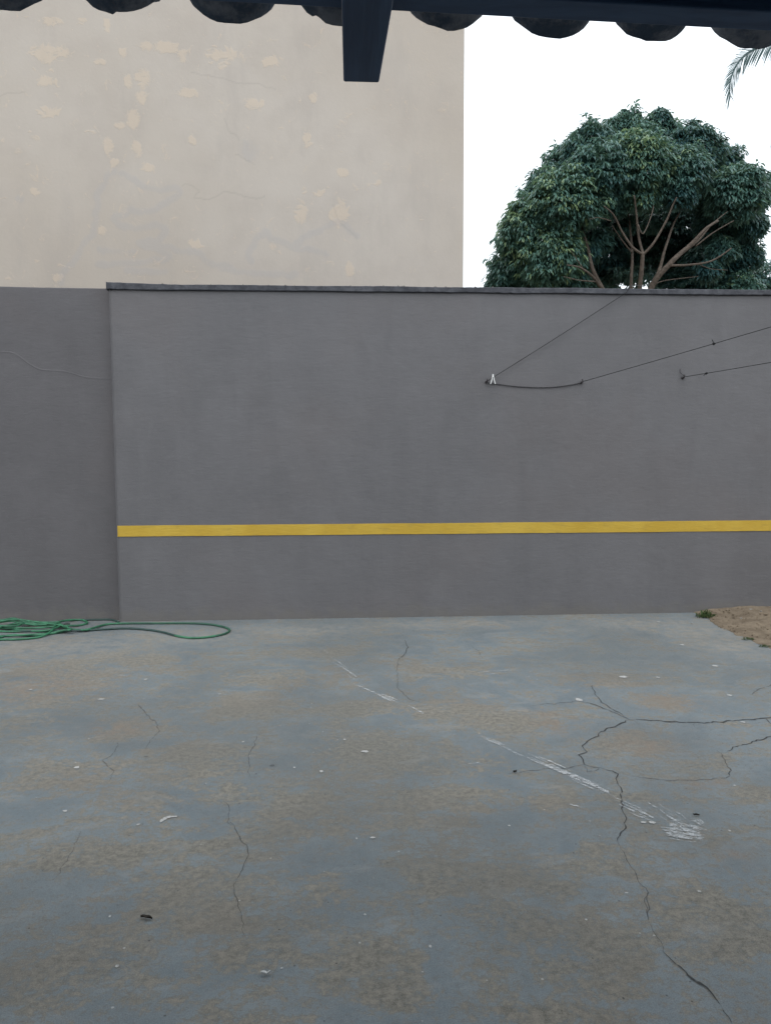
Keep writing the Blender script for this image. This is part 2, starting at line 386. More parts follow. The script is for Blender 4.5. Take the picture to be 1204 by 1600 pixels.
def streaks(x0, y0, x1, y1, n, spread, wpx, lmin=.3, lmax=.9):
    for _ in range(n):
        a = random.random() * (1 - lmin); b = min(1, a + lmin + random.random() * (lmax - lmin)); o = random.gauss(0, spread)
        dx, dy = x1 - x0, y1 - y0; L = math.hypot(dx, dy); nx, ny = -dy / L * o, dx / L * o
        strip([(x0+dx*a+nx, y0+dy*a+ny), (x0+dx*(a+b)/2+nx*1.1, y0+dy*(a+b)/2+ny*1.1), (x0+dx*b+nx, y0+dy*b+ny)], wpx * random.uniform(.5, 1.5), 3, .0026 + random.random() * .001, .25)
streaks(812,1177,950,1238, 26, 2.6, 1.6, .15, .6); streaks(845,1192,935,1230, 16, 1.4, 2.6, .3, .8)
streaks(745,1150,787,1167, 8, 1.5, 1.6); streaks(765,1158,820,1182, 5, 1.5, 1.0)
streaks(940,1244,1010,1275, 9, 3.5, 1.4); streaks(1010,1250,1080,1300, 16, 5, 1.4, .15, .5); streaks(980,1265,1020,1282, 5, 2, 1.5)
streaks(1066,1272,1098,1292, 5, 2.5, 1.2); streaks(1060,1285,1106,1300, 6, 2, 1.4)
streaks(1028,1298,1100,1308, 26, 4.5, 2.6, .15, .6); streaks(1045,1285,1090,1305, 22, 6, 2.4, .2, .6)
streaks(545,1066,622,1099, 10, 1.2, 1.3, .15, .5); streaks(595,1086,620,1097, 6, 1.5, 2.2, .3, .8); streaks(638,1102,662,1114, 5, 1.0, 1.1)
streaks(745,1053,806,1047, 7, 1.2, 1.1, .2, .5); streaks(888,1257,914,1265, 4, .8, 1.4); streaks(480,1005,560,1060, 8, 3, 1.0, .1, .4)
streaks(728,1195,748,1192, 3, 1, 1.2); streaks(180,1055,200,1057, 3, .6, 1.2)
def spot(px, py, rx, ry, mi=4, n=14):
    c = at_z(px, py, 0); a = at_z(px + rx, py, 0); b0 = at_z(px, py - ry, 0); b1 = at_z(px, py + ry, 0)
    rX = abs(a.x - c.x) * .8; rY = abs(b0.y - b1.y) / 2 * .8; ph = random.random() * 9
    V = []
    for k in range(n):
        t = 2 * math.pi * k / n; r = .72 + .4 * noise.noise(Vector((math.cos(t) * 1.6 + ph, math.sin(t) * 1.6, ph))) + .22 * random.random()
        V.append(c + Vector((math.cos(t) * rX * r, math.sin(t) * rY * r, .003 + random.random() * .0003)))
    fm.add(V, [tuple(range(n))], mi)
for p in [(973,1058,9,2.5),(904,1094,9,3),(1117,1041,6,2),(1139,1087,5,2),(120,1200,6,2.5),(102,1268,5,2),(216,1289,4,2),(1160,1129,6,1.5),(570,1175,8,2.2),
          (183,1511,4,3),(538,1156,3,1.5),(502,1206,4,2.5),(582,1310,5,2),(672,1480,4,3),(1092,1394,4,2),(570,1430,3,2),(1139,1299,3,2),(1005,1286,6,2.2),(1018,1286,8,3),
          (978,1396,4,1.5),(228,1062,4,1.5),(343,1085,3,1),(1027,1059,4,1.2),(557,1311,2,2),(158,1093,7,1.2),(460,1200,3,1.5),(1147,1228,4,1.2),(795,1291,3,1.5),
          (915,1438,3,2),(440,1514,3,1.5),(172,1433,3,2),(660,1520,2,2),(1065,1008,5,1.2),(1028,972,4,1),(48,1078,4,1),(380,1160,3,1.2)]: spot(*p)
# the pale smear with a thin tail
for p in [(253,1283,5,4),(258,1280,6,3.5),(264,1277.5,6,2.6),(270,1277,6,1.6),(275,1276.5,4,1.3)]: spot(*p)
for p in [(400,1210,3,1.2),(425,1197,7,2.0),(228,1183,5,1)]: spot(*p, mi=2)
nv = len(me.vertices); nvx = len(fm.v)
fme = fm.mesh('marks')
fl = link('yard_floor', me, [M['floor'], M['crack'], M['crack2'], M['scuff'], M['spot'], M['dry']], kind='structure')
import bmesh
bm = bmesh.new(); bm.from_mesh(me); bm.from_mesh(fme)
bm.to_mesh(me); bm.free(); bpy.data.meshes.remove(fme)

# soil patch, a little higher than the floor, with its own ragged edge
edge = [(1083,957.5),(1090,961),(1104,966),(1112,972),(1122,979),(1138,986),(1150,992),(1163,996),(1178,1003),(1190,1008),(1204,1014),(1240,1030),(1300,1062),(1420,1130)]
ep = smooth_pts([at_z(x, y, 0) for x, y in edge], 14); ep[0].y = D + .05; rows = 90; P = np.zeros((rows, len(ep), 3))
for i, p in enumerate(ep):
    p = p + Vector((noise.noise(p * 9) * .03 + noise.noise(p * 30) * .015, 0, 0))
    for j in range(rows):
        t = j / (rows - 1); x = p.x + 5.0 * t ** 1.8; y = p.y; e_ = x - p.x
        z = .004 + .050 * (1 - math.exp(-4 * e_)) * (.55 + .45 * max(0, 1 - (D - y) / .8)) + (noise.noise(Vector((x*4, y*4, 1))) * .014 + noise.noise(Vector((x*14, y*14, 4))) * .010 + noise.noise(Vector((x*45, y*45, 4))) * .005) * min(1, 5 * e_ + .1)
        P[j, i] = (x, y, z if j else -.004)
P = P[:, ::-1]
sm = grid_mesh('soil_patch', P[:, :, :])
link('soil_bed', sm, M['soil'], smooth=True, kind='structure')

mb = MB()
for _ in range(420):
    a_ = random.random() ** 1.5 * 2.2; yv = random.uniform(D - 1.2, D - .02); xv = None
    for i in range(len(ep) - 1):
        if ep[i].y >= yv >= ep[i+1].y: xv = ep[i].x + a_ - .02
    if xv is None: continue
    zv = .004 + .050 * (1 - math.exp(-4 * max(0, a_))) * (.55 + .45 * max(0, 1 - (D - yv) / .8)); rr_ = random.choice([.003, .004, .005, .008])
    q_ = Vector((xv, yv, zv + rr_ * .4)); ang_ = random.random() * 3.1; dv = Vector((math.cos(ang_), math.sin(ang_), .2)) * rr_
    mb.tube([q_ - dv, q_, q_ + dv], [rr_ * .5, rr_, rr_ * .45], 6)
mb.build('soil_crumbs', M['soil'], kind='stuff')

# ------------------------------------------------------------------ walls
def wavy_box(mb, x0, x1, y0, y1, zlo, zhi, nx=60, amp=.0025, mi=0, seed=0):
    """long box whose front face and top edge wander slightly; zhi(x) gives the top"""
    V = []; cols = nx + 1
    for i in range(cols):
        x = x0 + (x1 - x0) * i / nx; zt = zhi(x) if callable(zhi) else zhi; zb = zlo(x) if callable(zlo) else zlo
        a = noise.noise(Vector((x*2.1, seed, 1))) * amp; b = noise.noise(Vector((x*3.3, seed, 5))) * amp
        V += [(x, y0 + a, zb), (x, y0 + b, zt), (x, y1, zt), (x, y1, zb)]
    F = []
    for i in range(nx):
        for k in range(4):
            k2 = (k + 1) % 4; F.append((4*i+k, 4*i+k2, 4*i+4+k2, 4*i+4+k)[::-1])
    F.append((0, 1, 2, 3)[::-1]); F.append((4*nx+3, 4*nx+2, 4*nx+1, 4*nx)[::-1]); F[-1] = F[-1]
    mb.add(V, F, mi)
xL = at_y(179, 700, D).x; zCB = at_y(640, 457, D).z; zCT = at_y(640, 448.5, D).z
print('wall', xL, zCB, zCT, [at_y(170,443,D), at_y(1204,450,D), at_y(1204,458,D), at_y(187,971,D), at_y(1083,957,D)])
T = .16
wall = empty('boundary_wall', (xL, D, 0), label='tall plastered grey wall with a yellow stripe and dark coping, right of the plain grey wall', cat='wall')
mb = MB(); wavy_box(mb, xL, 7.5, D, D + T, -.04, zCB + .004, 120, .003)
w1 = mb.build('wall_body', M['wall'], wall); bevel(w1, .009, 2)
mb = MB()
zc = lambda x: zCT + .004 * noise.noise(Vector((x*1.7, 0, 0))) + .0025 * noise.noise(Vector((x*17, 0, 3))) + (.012 * max(0, 1 - (x - xL) / .6))
zb = lambda x: zCB + .004 * noise.noise(Vector((x*2.3, 8, 0))) + .003 * noise.noise(Vector((x*19, 7, 3)))
wavy_box(mb, xL - .018, 7.55, D - .022, D + T + .02, zb, zc, 320, .008, seed=3)
cp = mb.build('coping', M['coping'], wall, label='dark grey mortar coping along the wall top'); bevel(cp, .004, 1)
mb = MB()
z0, z1 = at_y(187, 838.5, D).z, at_y(187, 821.5, D).z; z2, z3 = at_y(1200, 829.5, D).z, at_y(1200, 813, D).z
sl_ = lambda a, b: (lambda x: a + (b - a) * (x - xL) / (at_y(1200, 820, D).x - xL) + .0022 * noise.noise(Vector((x*1.6, a, 0))) + .0012 * noise.noise(Vector((x*25, a, 0))))
wavy_box(mb, xL + .004, 7.5, D - .0048, D + .004, sl_(z0, z2), sl_(z1, z3), 400, .0008, seed=5)
mb.build('painted_stripe', M['yellow'], wall, label='yellow stripe painted along the grey wall')
mb = MB()                                                 # mortar crumbs left on the coping
for _ in range(20):
    x = random.uniform(xL, 1.6); r = random.uniform(.002, .006)
    if x > 4: r *= .8
    z = zc(x) + r * .2
    pts = [Vector((random.gauss(0, 1), random.gauss(0, 1), random.gauss(0, .7))).normalized() for _ in range(6)]
    mb.tube([(x - r * 1.6, D - .01, z), (x, D - .008, z + r), (x + r * 1.8, D - .012, z)], [r * .3, r, r * .3], 5)
mb.build('mortar_crumbs', M['crumb'], wall, kind='stuff')

# plain wall on the left, set back
yL = D + .07
zt0, zt1 = at_y(0, 447.5, yL).z, at_y(168, 450.5, yL).z; xa, xb = at_y(0, 447, yL).x, at_y(168, 450, yL).x
wl = empty('side_wall', (xa, yL, 0), label='plain dark grey wall without stripe or coping, left of the yellow-striped wall', cat='wall')
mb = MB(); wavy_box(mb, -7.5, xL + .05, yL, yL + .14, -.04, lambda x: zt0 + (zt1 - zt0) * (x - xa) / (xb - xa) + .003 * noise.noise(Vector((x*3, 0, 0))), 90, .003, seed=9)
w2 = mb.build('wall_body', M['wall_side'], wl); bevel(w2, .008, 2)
jl = [(-60,552),(0,550),(18,551),(32,558),(45,568),(62,577),(80,579),(98,580),(115,584),(132,589),(150,591),(172,592)]
jp = smooth_pts([at_y(x, y, yL) for x, y in jl], 8)
mb = MB(); V = []
for i, p in enumerate(jp):
    h = .013 + .006 * noise.noise(p * 9); V += [(p.x, yL + .003, p.z + h), (p.x, yL - .0045, p.z + .002), (p.x, yL + .003, p.z - h * 1.2)]
mb.add(V, [(3*i+k, 3*i+k+1, 3*i+k+4, 3*i+k+3)[::-1] for i in range(len(jp)-1) for k in (0, 1)])
mb.build('plaster_ridge', M['wall_side'], wl, smooth=True)

# ------------------------------------------------------------------ neighbour's building
BY = D + 1.1
bx = at_y(724, 300, BY).x
nb = empty('neighbour_building', (bx, BY, 0), label='blank beige plastered building with patched repairs rising behind the grey walls', cat='building')
xs = np.arange(-4.6, bx - .001, .011); xs = np.append(xs, bx); zs = np.arange(2.6, 5.6, .011)
X, Z = np.meshgrid(xs, zs)
def wpt(px, py): p = at_y(px, py, BY); return p.x, p.z
def bfield(bl):
    f = np.zeros_like(X)
    for px, py, rx, ry in bl:
        cx, cz = wpt(px, py); k = BY / FPX; d = ((X - cx) / (rx * k)) ** 2 + ((Z - cz) / (ry * k)) ** 2
        f = np.maximum(f, np.clip(1.1 - .62 * d, 0, 1))
    return f
def lfield(lines, wpx):
    f = np.zeros_like(X); k = BY / FPX
    for ln in lines:
        pts = smooth_pts([Vector((*wpt(x/2, y/2), 0)) for x, y in ln], 8); pts = [p + Vector((noise.noise(p*11), noise.noise(p*11+Vector((4,4,4))), 0)) * .035 + Vector((noise.noise(p*31), noise.noise(p*31+Vector((4,4,4))), 0)) * .015 for p in pts]
        for a, b in zip(pts, pts[1:]):
            dx, dz = b.x - a.x, b.y - a.y; L2 = dx*dx + dz*dz + 1e-9
            t = np.clip(((X - a.x) * dx + (Z - a.y) * dz) / L2, 0, 1)
            d = np.hypot(X - a.x - t*dx, Z - a.y - t*dz); f = np.maximum(f, np.clip(1 - (d / (wpx * k)) ** 2, 0, 1))
    return f
warm = [(80,33,17,7),(70,83,22,13),(100,82,12,10),(72,127,14,8),(128,10,9,20),(168,37,5,15),(157,97,9,5),(192,83,7,6),(250,73,36,8),(287,85,9,11),
        (345,88,24,14),(222,123,11,15),(202,128,7,10),(297,145,16,7),(397,162,16,7),(78,175,17,8),(208,185,10,19),(188,197,8,7),(170,228,8,15),(215,235,9,11),
        (231,260,10,7),(180,255,7,7),(302,220,7,7),(425,95,16,9),(490,152,6,10),(480,218,7,15),(535,270,9,7),(475,297,6,10),(500,302,11,6),(470,330,10,17),
        (532,335,14,19),(305,382,12,8),(159,360,7,7),(54,300,7,7),(547,420,6,13),(220,152,9,10),(40,20,8,6),(90,433,8,7),(590,285,6,5)]
ln = [[(360,535),(310,590),(300,700),(250,780),(200,850),(185,880)],[(380,540),(480,590),(560,590),(530,630),(480,655),(390,665),(355,690),(400,712),(510,710),(490,750),(440,760),(520,790),(500,815),(310,825)],
      [(310,780),(420,790)],[(450,765),(560,780),(620,790),(650,820),(720,830)],[(780,820),(785,770),(830,725),(850,745),(920,770),(1020,790)],[(920,770),(960,740),(1050,695),(1110,730)],
      [(770,440),(775,500)],[(60,620),(70,630)],[(400,845),(520,850)],[(690,840),(860,860),(930,850)]]
ck = [[(570,580),(620,590),(610,610),(650,625),(720,600),(770,615),(830,615)],[(705,370),(715,405),(750,435)],[(735,475),(760,495),(800,515)],[(600,230),(760,255),(860,280)],[(0,300),(50,298),(80,285)],
      [(1040,640),(1060,690),(1110,735)]]
me = grid_mesh('front_wall', np.stack([X, np.full_like(X, BY), Z], -1))
fattr(me, 'patch', bfield(warm)); fattr(me, 'filler', np.maximum(lfield(ln, 7), bfield([(390,235,18,22)]) * .6)); fattr(me, 'crack', lfield(ck, 1.15))
link('front_wall', me, M['beige'], nb)
x0, z0, z1 = -4.6, 2.6, float(zs[-1]); HT = 9.0; XW = -11.0
mb = MB()
y1 = BY + 9
mb.add([(XW,BY,-.04),(bx,BY,-.04),(bx,BY,z0),(XW,BY,z0)], [(0,1,2,3)]); mb.add([(XW,BY,z0),(x0,BY,z0),(x0,BY,z1),(XW,BY,z1)], [(0,1,2,3)])
mb.add([(XW,BY,z1),(bx,BY,z1),(bx,BY,HT),(XW,BY,HT)], [(0,1,2,3)])
mb.add([(bx,BY,-.04),(bx,y1,-.04),(bx,y1,HT),(bx,BY,HT)], [(0,1,2,3)]); mb.add([(XW,y1,-.04),(XW,BY,-.04),(XW,BY,HT),(XW,y1,HT)], [(0,1,2,3)])
mb.add([(bx,y1,-.04),(XW,y1,-.04),(XW,y1,HT),(bx,y1,HT)], [(0,1,2,3)]); mb.add([(XW,BY,HT),(bx,BY,HT),(bx,y1,HT),(XW,y1,HT)], [(0,1,2,3)])
mb.build('outer_walls', M['beige'], nb)

# ------------------------------------------------------------------ veranda roof over the viewer
ZB = CAMZ + 1.0
a = at_z(417, 7, ZB); b = at_z(1125, 45, ZB)
e = (b - a); e.z = 0; e.normalize(); nrm = Vector((-e.y, e.x, 0))      # e along the eave, nrm outward
print('eave', a, b, math.degrees(math.atan2(e.y, e.x)))
roof = empty('veranda', (a.x, a.y, 0), label='dark tiled veranda eave with a long beam and one projecting joist across the top', cat='veranda')
def obox(mb, o, u0, u1, v0, v1, z0, z1):
    P = lambda u, v, z: o + e * u + nrm * v + Vector((0, 0, z))
    mb.add([P(u0,v0,z0),P(u1,v0,z0),P(u1,v1,z0),P(u0,v1,z0),P(u0,v0,z1),P(u1,v0,z1),P(u1,v1,z1),P(u0,v1,z1)],
           [(0,3,2,1),(4,5,6,7),(0,1,5,4),(1,2,6,5),(2,3,7,6),(3,0,4,7)])
O = Vector((a.x, a.y, 0))
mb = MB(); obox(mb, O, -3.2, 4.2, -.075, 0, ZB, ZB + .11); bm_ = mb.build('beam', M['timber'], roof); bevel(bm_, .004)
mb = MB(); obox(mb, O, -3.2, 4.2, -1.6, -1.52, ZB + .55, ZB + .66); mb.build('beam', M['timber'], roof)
mb = MB(); obox(mb, O, -6, 8, -3.6, -3.4, -.04, 4.4); mb.build('unseen_shade_wall', M['wall_side'], roof)  # unseen wall added behind the camera to keep light off the near floor
# joist below the beam, tapering towards its sawn end
zj = CAMZ + .88
eL, eR = at_z(536.5, 129, zj), at_z(592, 129.5, zj); nL, nR = at_z(533.5, 10, zj), at_z(613, 10, zj)
far = (eL.y + eR.y) / 2; 
def xat(p, q, y): return p.x + (q.x - p.x) * (y - p.y) / (q.y - p.y)
mb = MB(); st = [(nL.y - 3.0, xat(nL, eL, nL.y), xat(nR, eR, nR.y)), (nL.y, nL.x, nR.x), (far, xat(nL, eL, far), xat(nR, eR, far))]
V = []
for y, x0_, x1_ in st: V += [(x0_, y, zj), (x1_, y, zj), (x1_, y, ZB - .001), (x0_, y, ZB - .001)]
F = [(4*i+k, 4*i+(k+1) % 4, 4*i+4+(k+1) % 4, 4*i+4+k)[::-1] for i in range(2) for k in range(4)] + [(0,1,2,3), (11,10,9,8)]
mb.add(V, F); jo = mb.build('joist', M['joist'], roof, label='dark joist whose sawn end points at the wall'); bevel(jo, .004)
# tiles
PITCH = math.radians(17); back = -nrm * math.cos(PITCH) + Vector((0, 0, math.sin(PITCH))); tup = nrm * math.sin(PITCH) + Vector((0, 0, math.cos(PITCH)))
ZTB = CAMZ + 1.022                                        # lowest point of a channel tile at the eave
p1 = at_z(363, 32, ZTB); p2 = at_z(1020, 61, ZTB)
SP = (p2 - p1).length / 4; TE = p1 + (p2 - p1) * .5; v_e = (TE - O).dot(nrm); u1 = (p1 - O).dot(e)
print('tile spacing', SP, 'overhang', v_e)
def tile(mb, u, v, z, L, r, up_, seed, chip=True, n=16, th=.013, ang=74, taper=.06):
    """half-round tile: lowest/highest line starts at (u,v,z) and runs back up the slope"""
    o = O + e * u + nrm * v + Vector((0, 0, z)); sgn = -1 if up_ else 1; rows = [0, .02, .5, 1]; V = []; A = math.radians(ang)
    for lay in (0, 1):
        for ri, t in enumerate(rows):
            rr = (r + (th if lay else 0)) * (1 - taper * t if up_ is False else 1 - taper + taper * t)
            for k in range(n + 1):
                an = -A + 2 * A * k / n; w_ = 0
                if ri == 0 and chip: w_ = .006 * noise.noise(Vector((k * .55, seed * 7.1, 0))) + (.016 if noise.noise(Vector((k * .33, seed * 3.7, 9))) > .42 else 0)
                p = o + e * (math.sin(an) * rr) + tup * (sgn * (r - math.cos(an) * rr)) + back * (t * L + w_)
                V.append(p)
    m = n + 1; R4 = len(rows); F = []
    for lay in (0, 1):
        for ri in range(R4 - 1):
            for k in range(n):
                q = (lay*R4*m + ri*m + k, lay*R4*m + ri*m + k + 1, lay*R4*m + (ri+1)*m + k + 1, lay*R4*m + (ri+1)*m + k); F.append(q if lay else q[::-1])
    for k in range(n):
        F.append((k, k+1, R4*m+k+1, R4*m+k)); F.append(((R4-1)*m+k+1, (R4-1)*m+k, (2*R4-1)*m+k, (2*R4-1)*m+k+1))
    for ri in range(R4 - 1):
        F.append((ri*m, R4*m+ri*m, R4*m+(ri+1)*m, (ri+1)*m)); F.append((ri*m+n, (ri+1)*m+n, R4*m+(ri+1)*m+n, R4*m+ri*m+n))
    mb.add(V, F)
RT = .096
dz = [.0, .002, -.002, .001, .003, -.002, .001, -.001]
for k in range(-2, 6):                                   # the channel tiles whose broken ends show below the beam
    mb = MB(); tile(mb, u1 + k * SP + random.uniform(-.004, .004), v_e + random.uniform(-.008, .008), ZTB + .004 + dz[k + 2] * 1.6, .46, RT + (.003, -.004, .002, .0, -.005, .003, -.002, .001)[k + 2], False, k + 3)
    o = mb.build('roof_tile', M['tile'], roof, smooth=False)
mb = MB()
for row in range(9):
    bo = -math.cos(PITCH) * .40 * row; bz = math.sin(PITCH) * .40 * row + .016 * (row > 0)
    for k in range(-12, 17):
        if not (row == 0 and -2 <= k <= 5): tile(mb, u1 + k * SP, v_e + bo, ZTB + .004 + bz, .46, RT, False, k + row * 31, row == 0, n=8)
        tile(mb, u1 + (k + .5) * SP, v_e + bo - .012, ZTB + bz + .135, .46, .082, True, k + row * 17 + 5, row == 0, n=8)
mb.build('roof_tiling', M['tile'], roof, kind='stuff')

# ------------------------------------------------------------------ mango tree behind the wall
def leaf_cloud(whorls, nleaf, Lm, wm, droop, seed):
    """whorls: array (n,7): position, outward normal, tone. Returns verts, faces, tone per face"""
    r = np.random.default_rng(seed); n = len(whorls); K = nleaf
    P = np.repeat(whorls[:, :3], K, 0); Nn = np.repeat(whorls[:, 3:6], K, 0); tone = np.repeat(whorls[:, 6], K)
    m = len(P); az = r.uniform(0, 2*np.pi, m); out = Nn * .75 + np.stack([np.cos(az), np.sin(az), r.uniform(-.3, .5, m)], 1)
    out /= np.linalg.norm(out, axis=1, keepdims=True); L = Lm * r.uniform(.65, 1.2, m)[:, None]; W = wm * r.uniform(.75, 1.15, m)[:, None]
    down = np.array([0, 0, -1.0]) * (droop * r.uniform(.5, 1.3, m))[:, None]
    P = P + out * Lm * r.uniform(0, .35, m)[:, None] + r.normal(0, Lm * .12, (m, 3))
    d1 = out + down * .25; d1 /= np.linalg.norm(d1, axis=1, keepdims=True); d2 = out + down * 1.0; d2 /= np.linalg.norm(d2, axis=1, keepdims=True)
    d3 = out + down * 1.9; d3 /= np.linalg.norm(d3, axis=1, keepdims=True)
    side = np.cross(d1, np.array([0, 0, 1.0])); side /= np.linalg.norm(side, axis=1, keepdims=True) + 1e-9
    side = side + r.normal(0, .35, (m, 3)); side /= np.linalg.norm(side, axis=1, keepdims=True)
    a = P; b = a + d1 * L * .34; c = b + d2 * L * .36; d = c + d3 * L * .30
    V = np.stack([a, b - side*W*.5, b + side*W*.5, c - side*W*.42, c + side*W*.42, d], 1)
    i0 = np.arange(m)[:, None] * 6
    F = np.concatenate([i0 + [0,1,2], i0 + [1,3,4], i0 + [1,4,2], i0 + [3,5,4]], 0)
    tn = np.clip(tone + r.normal(0, .10, m), 0, 1)
    return V.reshape(-1, 3), F, np.tile(tn, 4)
TY = 17.5
def tp(px, py, dy=0): return at_y(px, py, TY + dy)
K = TY / FPX
lobes = [(862,307,48,0),(835,360,55,-.6),(812,420,48,0),(890,262,42,.3),(925,235,45,-.4),(975,225,50,0),(1030,218,38,.2),(1080,240,48,-.3),(1120,262,42,.4),
         (1150,310,45,.4),(1170,350,28,-.2),(1160,395,32,.3),(1150,300,45,-.9),(1095,290,46,.4),(1000,262,52,-1.2),(940,272,52,-1.1),(885,315,52,-1.2),(1065,270,42,-1.1),
         (862,400,48,-1.0),(880,430,36,-.6),(890,365,42,.8),(1130,345,42,.3),(1185,300,22,.3),(1031,184,15,0),(1028,176,10,0),(1135,425,35,.6),(1100,410,40,1.5),(1100,445,40,1.2),
         (790,440,30,.4),(950,330,60,2.2),(1010,330,65,2.4),(1070,360,60,2.2),(930,400,55,2.2),(1010,390,50,2.6),(1070,440,55,2.2),(985,350,60,3.2),(1050,400,55,3.4),(920,440,50,3.0),(1110,330,50,2.0),(960,300,50,1.5),(850,460,60,.5),(780,480,45,.6),
         (1150,470,45,.2),(900,460,40,1.6),(852,285,25,.4),(812,350,28,.5),(958,318,19,-.9),(1003,306,20,-1.3),(975,348,16,-.3),(935,372,18,-.5),(1128,388,20,-.4),(915,392,18,-.7),(1020,345,15,.3),(1062,300,22,-1.3),(985,420,26,2.4),(1105,420,18,-.5),(1195,285,16,.2)]
W_ = []; lobes = [(x, y + 4, r - 9 if r > 25 else r - 6, d) for x, y, r, d in lobes]
cen = [(tp(x, y, d), r * K) for x, y, r, d in lobes]
for li, (c, r) in enumerate(cen):
    px, py, rp, dd = lobes[li]
    n = int((rp + 9) ** 2 * .22) + 8; ct = random.uniform(.15, .6)
    if lobes[li][:2] in ((885,319),(862,404),(1000,266),(835,364),(1003,310)): ct = .74
    k = 0
    while k < n:
        v = Vector((random.gauss(0, 1), random.gauss(0, 1), random.gauss(0, 1))).normalized()
        if v.z < -.55 and random.random() < .7: continue
        k += 1
        rr = r * (random.uniform(.84, 1.08) + (random.uniform(.1, .32) if random.random() < .07 else 0) + .26 * noise.noise(v * 3.2 + Vector((li * 3, 0, 0)))); p = c + Vector((v.x * rr, v.y * rr * .9, v.z * rr))
        if any((p - c2).length < r2 * .62 for j, (c2, r2) in enumerate(cen) if j != li): continue
        # the crown is open low in front, where the limbs show
        q = (p - CAM); u = R.transposed() @ q; sx = CX - u.x / u.z * FPX; sy = CY + u.y / u.z * FPX
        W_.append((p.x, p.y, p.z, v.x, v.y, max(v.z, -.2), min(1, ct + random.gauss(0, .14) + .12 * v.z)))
for _ in range(46):                                       # loose sprays hanging where the sky shows through
    p = tp(random.uniform(955, 1022), random.uniform(412, 452), random.uniform(1.0, 2.2)); v = Vector((random.gauss(0, 1), random.gauss(0, 1), random.gauss(0, .6))).normalized()
    W_.append((p.x, p.y, p.z, v.x, v.y, v.z, .3))
W_ = np.array(W_); V, F, tn = leaf_cloud(W_, 12, .185, .044, 1.15, 3)
tree = empty('mango_tree', tuple(tp(1003, 1000).xy) + (-.05,), label='large round mango tree with dense dark green leaves and bare inner limbs behind the wall', cat='tree')
me = np_mesh('crown', V, F); fattr(me, 'tone', tn, 'FACE'); print('leaves', len(V) // 6)
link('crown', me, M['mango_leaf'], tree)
mb = MB(); bt = tp(1003, 620, .4); base = Vector((bt.x, bt.y, -.1))
def limb(pts, r0, r1, n=8):
    q = smooth_pts([tp(p[0], p[1], p[2] - 1.3) for p in pts], 5); N = len(q)
    q = [p + Vector((noise.noise(p*1.3), noise.noise(p*1.3+Vector((5,5,5))), 0)) * .03 for p in q]
    mb.tube(q, [.72 * (r0 + (r1 - r0) * i / (N-1)) for i in range(N)], n)
trunk_top = (1003, 560, .2)
q = [base, base + Vector((.05, 0, 1.2)), tp(*trunk_top)]; mb.tube(smooth_pts(q, 6), [.24 - .005*i for i in range(13)], 12)
px_ = lambda w_: w_ * K / 2
limb([(1003,565,.2),(998,500,0),(999,450,-.3),(1003,400,-.5),(1004,396,-.5)], .10, .045)
limb([(1004,398,-.5),(998,372,-.5),(994,340,-.6),(990,305,-.8)], .045, .02); limb([(1004,398,-.5),(988,386,-.6),(970,360,-.7),(958,335,-.9),(944,322,-1)], .04, .014)
limb([(1004,398,-.5),(1022,378,-.6),(1040,345,-.7),(1050,320,-.8),(1056,308,-.9)], .042, .016); limb([(996,350,-.6),(1005,365,-.6),(1018,330,-.4),(1020,310,0)], .02, .01)
limb([(1003,565,.2),(1008,500,0),(1018,445,-.2),(1045,412,-.4),(1075,385,-.4),(1100,358,-.5),(1120,345,-.5)], .13, .03)
limb([(1018,445,-.2),(1032,415,0),(1040,385,.1),(1052,350,.3),(1070,320,.4)], .06, .018); limb([(1045,415,-.4),(1075,414,-.6),(1110,408,-.7),(1140,388,-.8)], .04, .018)
limb([(1045,412,-.4),(1085,380,-.3),(1110,352,-.2),(1135,330,0)], .035, .012); limb([(1085,385,-.4),(1110,365,-.5),(1145,345,-.6)], .025, .01)
limb([(1003,565,.2),(975,510,.3),(942,452,.2),(925,420,.1),(916,385,.2),(905,350,.3)], .11, .03)
limb([(940,450,0),(925,432,-.3),(905,418,-.6),(885,414,-.8)], .045, .015); limb([(912,424,-.5),(900,405,-.7),(890,390,-.9)], .02, .008); limb([(930,440,-.2),(905,438,-.5),(880,432,-.6)], .022, .01)
limb([(1003,565,.2),(990,500,.4),(985,450,.4),(987,400,.5),(984,360,.7),(978,320,.8)], .075, .025); limb([(987,395,.5),(970,375,.4),(955,352,.3)], .03, .01)
limb([(1018,445,-.2),(1040,438,0),(1090,432,.3)], .02, .008); limb([(955,345,-.4),(935,340,-.5),(920,343,-.6)], .014, .007); limb([(1090,412,-.6),(1110,420,-.6),(1135,422,-.6)], .014, .006)
mb.build('trunk', M['bark'], tree, smooth=True)

# a second, smaller tree showing at the right edge
lobes2 = [(1183,444,22,3),(1208,430,24,3.2),(1240,470,30,3),(1190,490,34,3)]
W2 = []
for x, y, rp, dd in lobes2:
    c = tp(x, y, dd); r = rp * (TY + dd) / FPX
    for _ in range(110):
        v = Vector((random.gauss(0,1), random.gauss(0,1), random.gauss(0,1))).normalized(); p = c + v * r * random.uniform(.8, 1.08)
        W2.append((p.x, p.y, p.z, v.x, v.y, v.z, .3 + random.gauss(0, .12)))
V, F, tn = leaf_cloud(np.array(W2), 12, .185, .044, 1.15, 5)
c2 = tp(1215, 480, 3); t2 = empty('garden_tree', (c2.x, c2.y, -.05), label='small green treetop peeking over the coping at the far right edge', cat='tree')
me = np_mesh('crown', V, F); fattr(me, 'tone', tn, 'FACE'); link('crown', me, M['mango_leaf'], t2)
mb = MB(); mb.tube(smooth_pts([(c2.x, c2.y, -.1), (c2.x + .1, c2.y, 2), (c2.x, c2.y, c2.z)], 6), [.12 - .006*i for i in range(13)], 10)
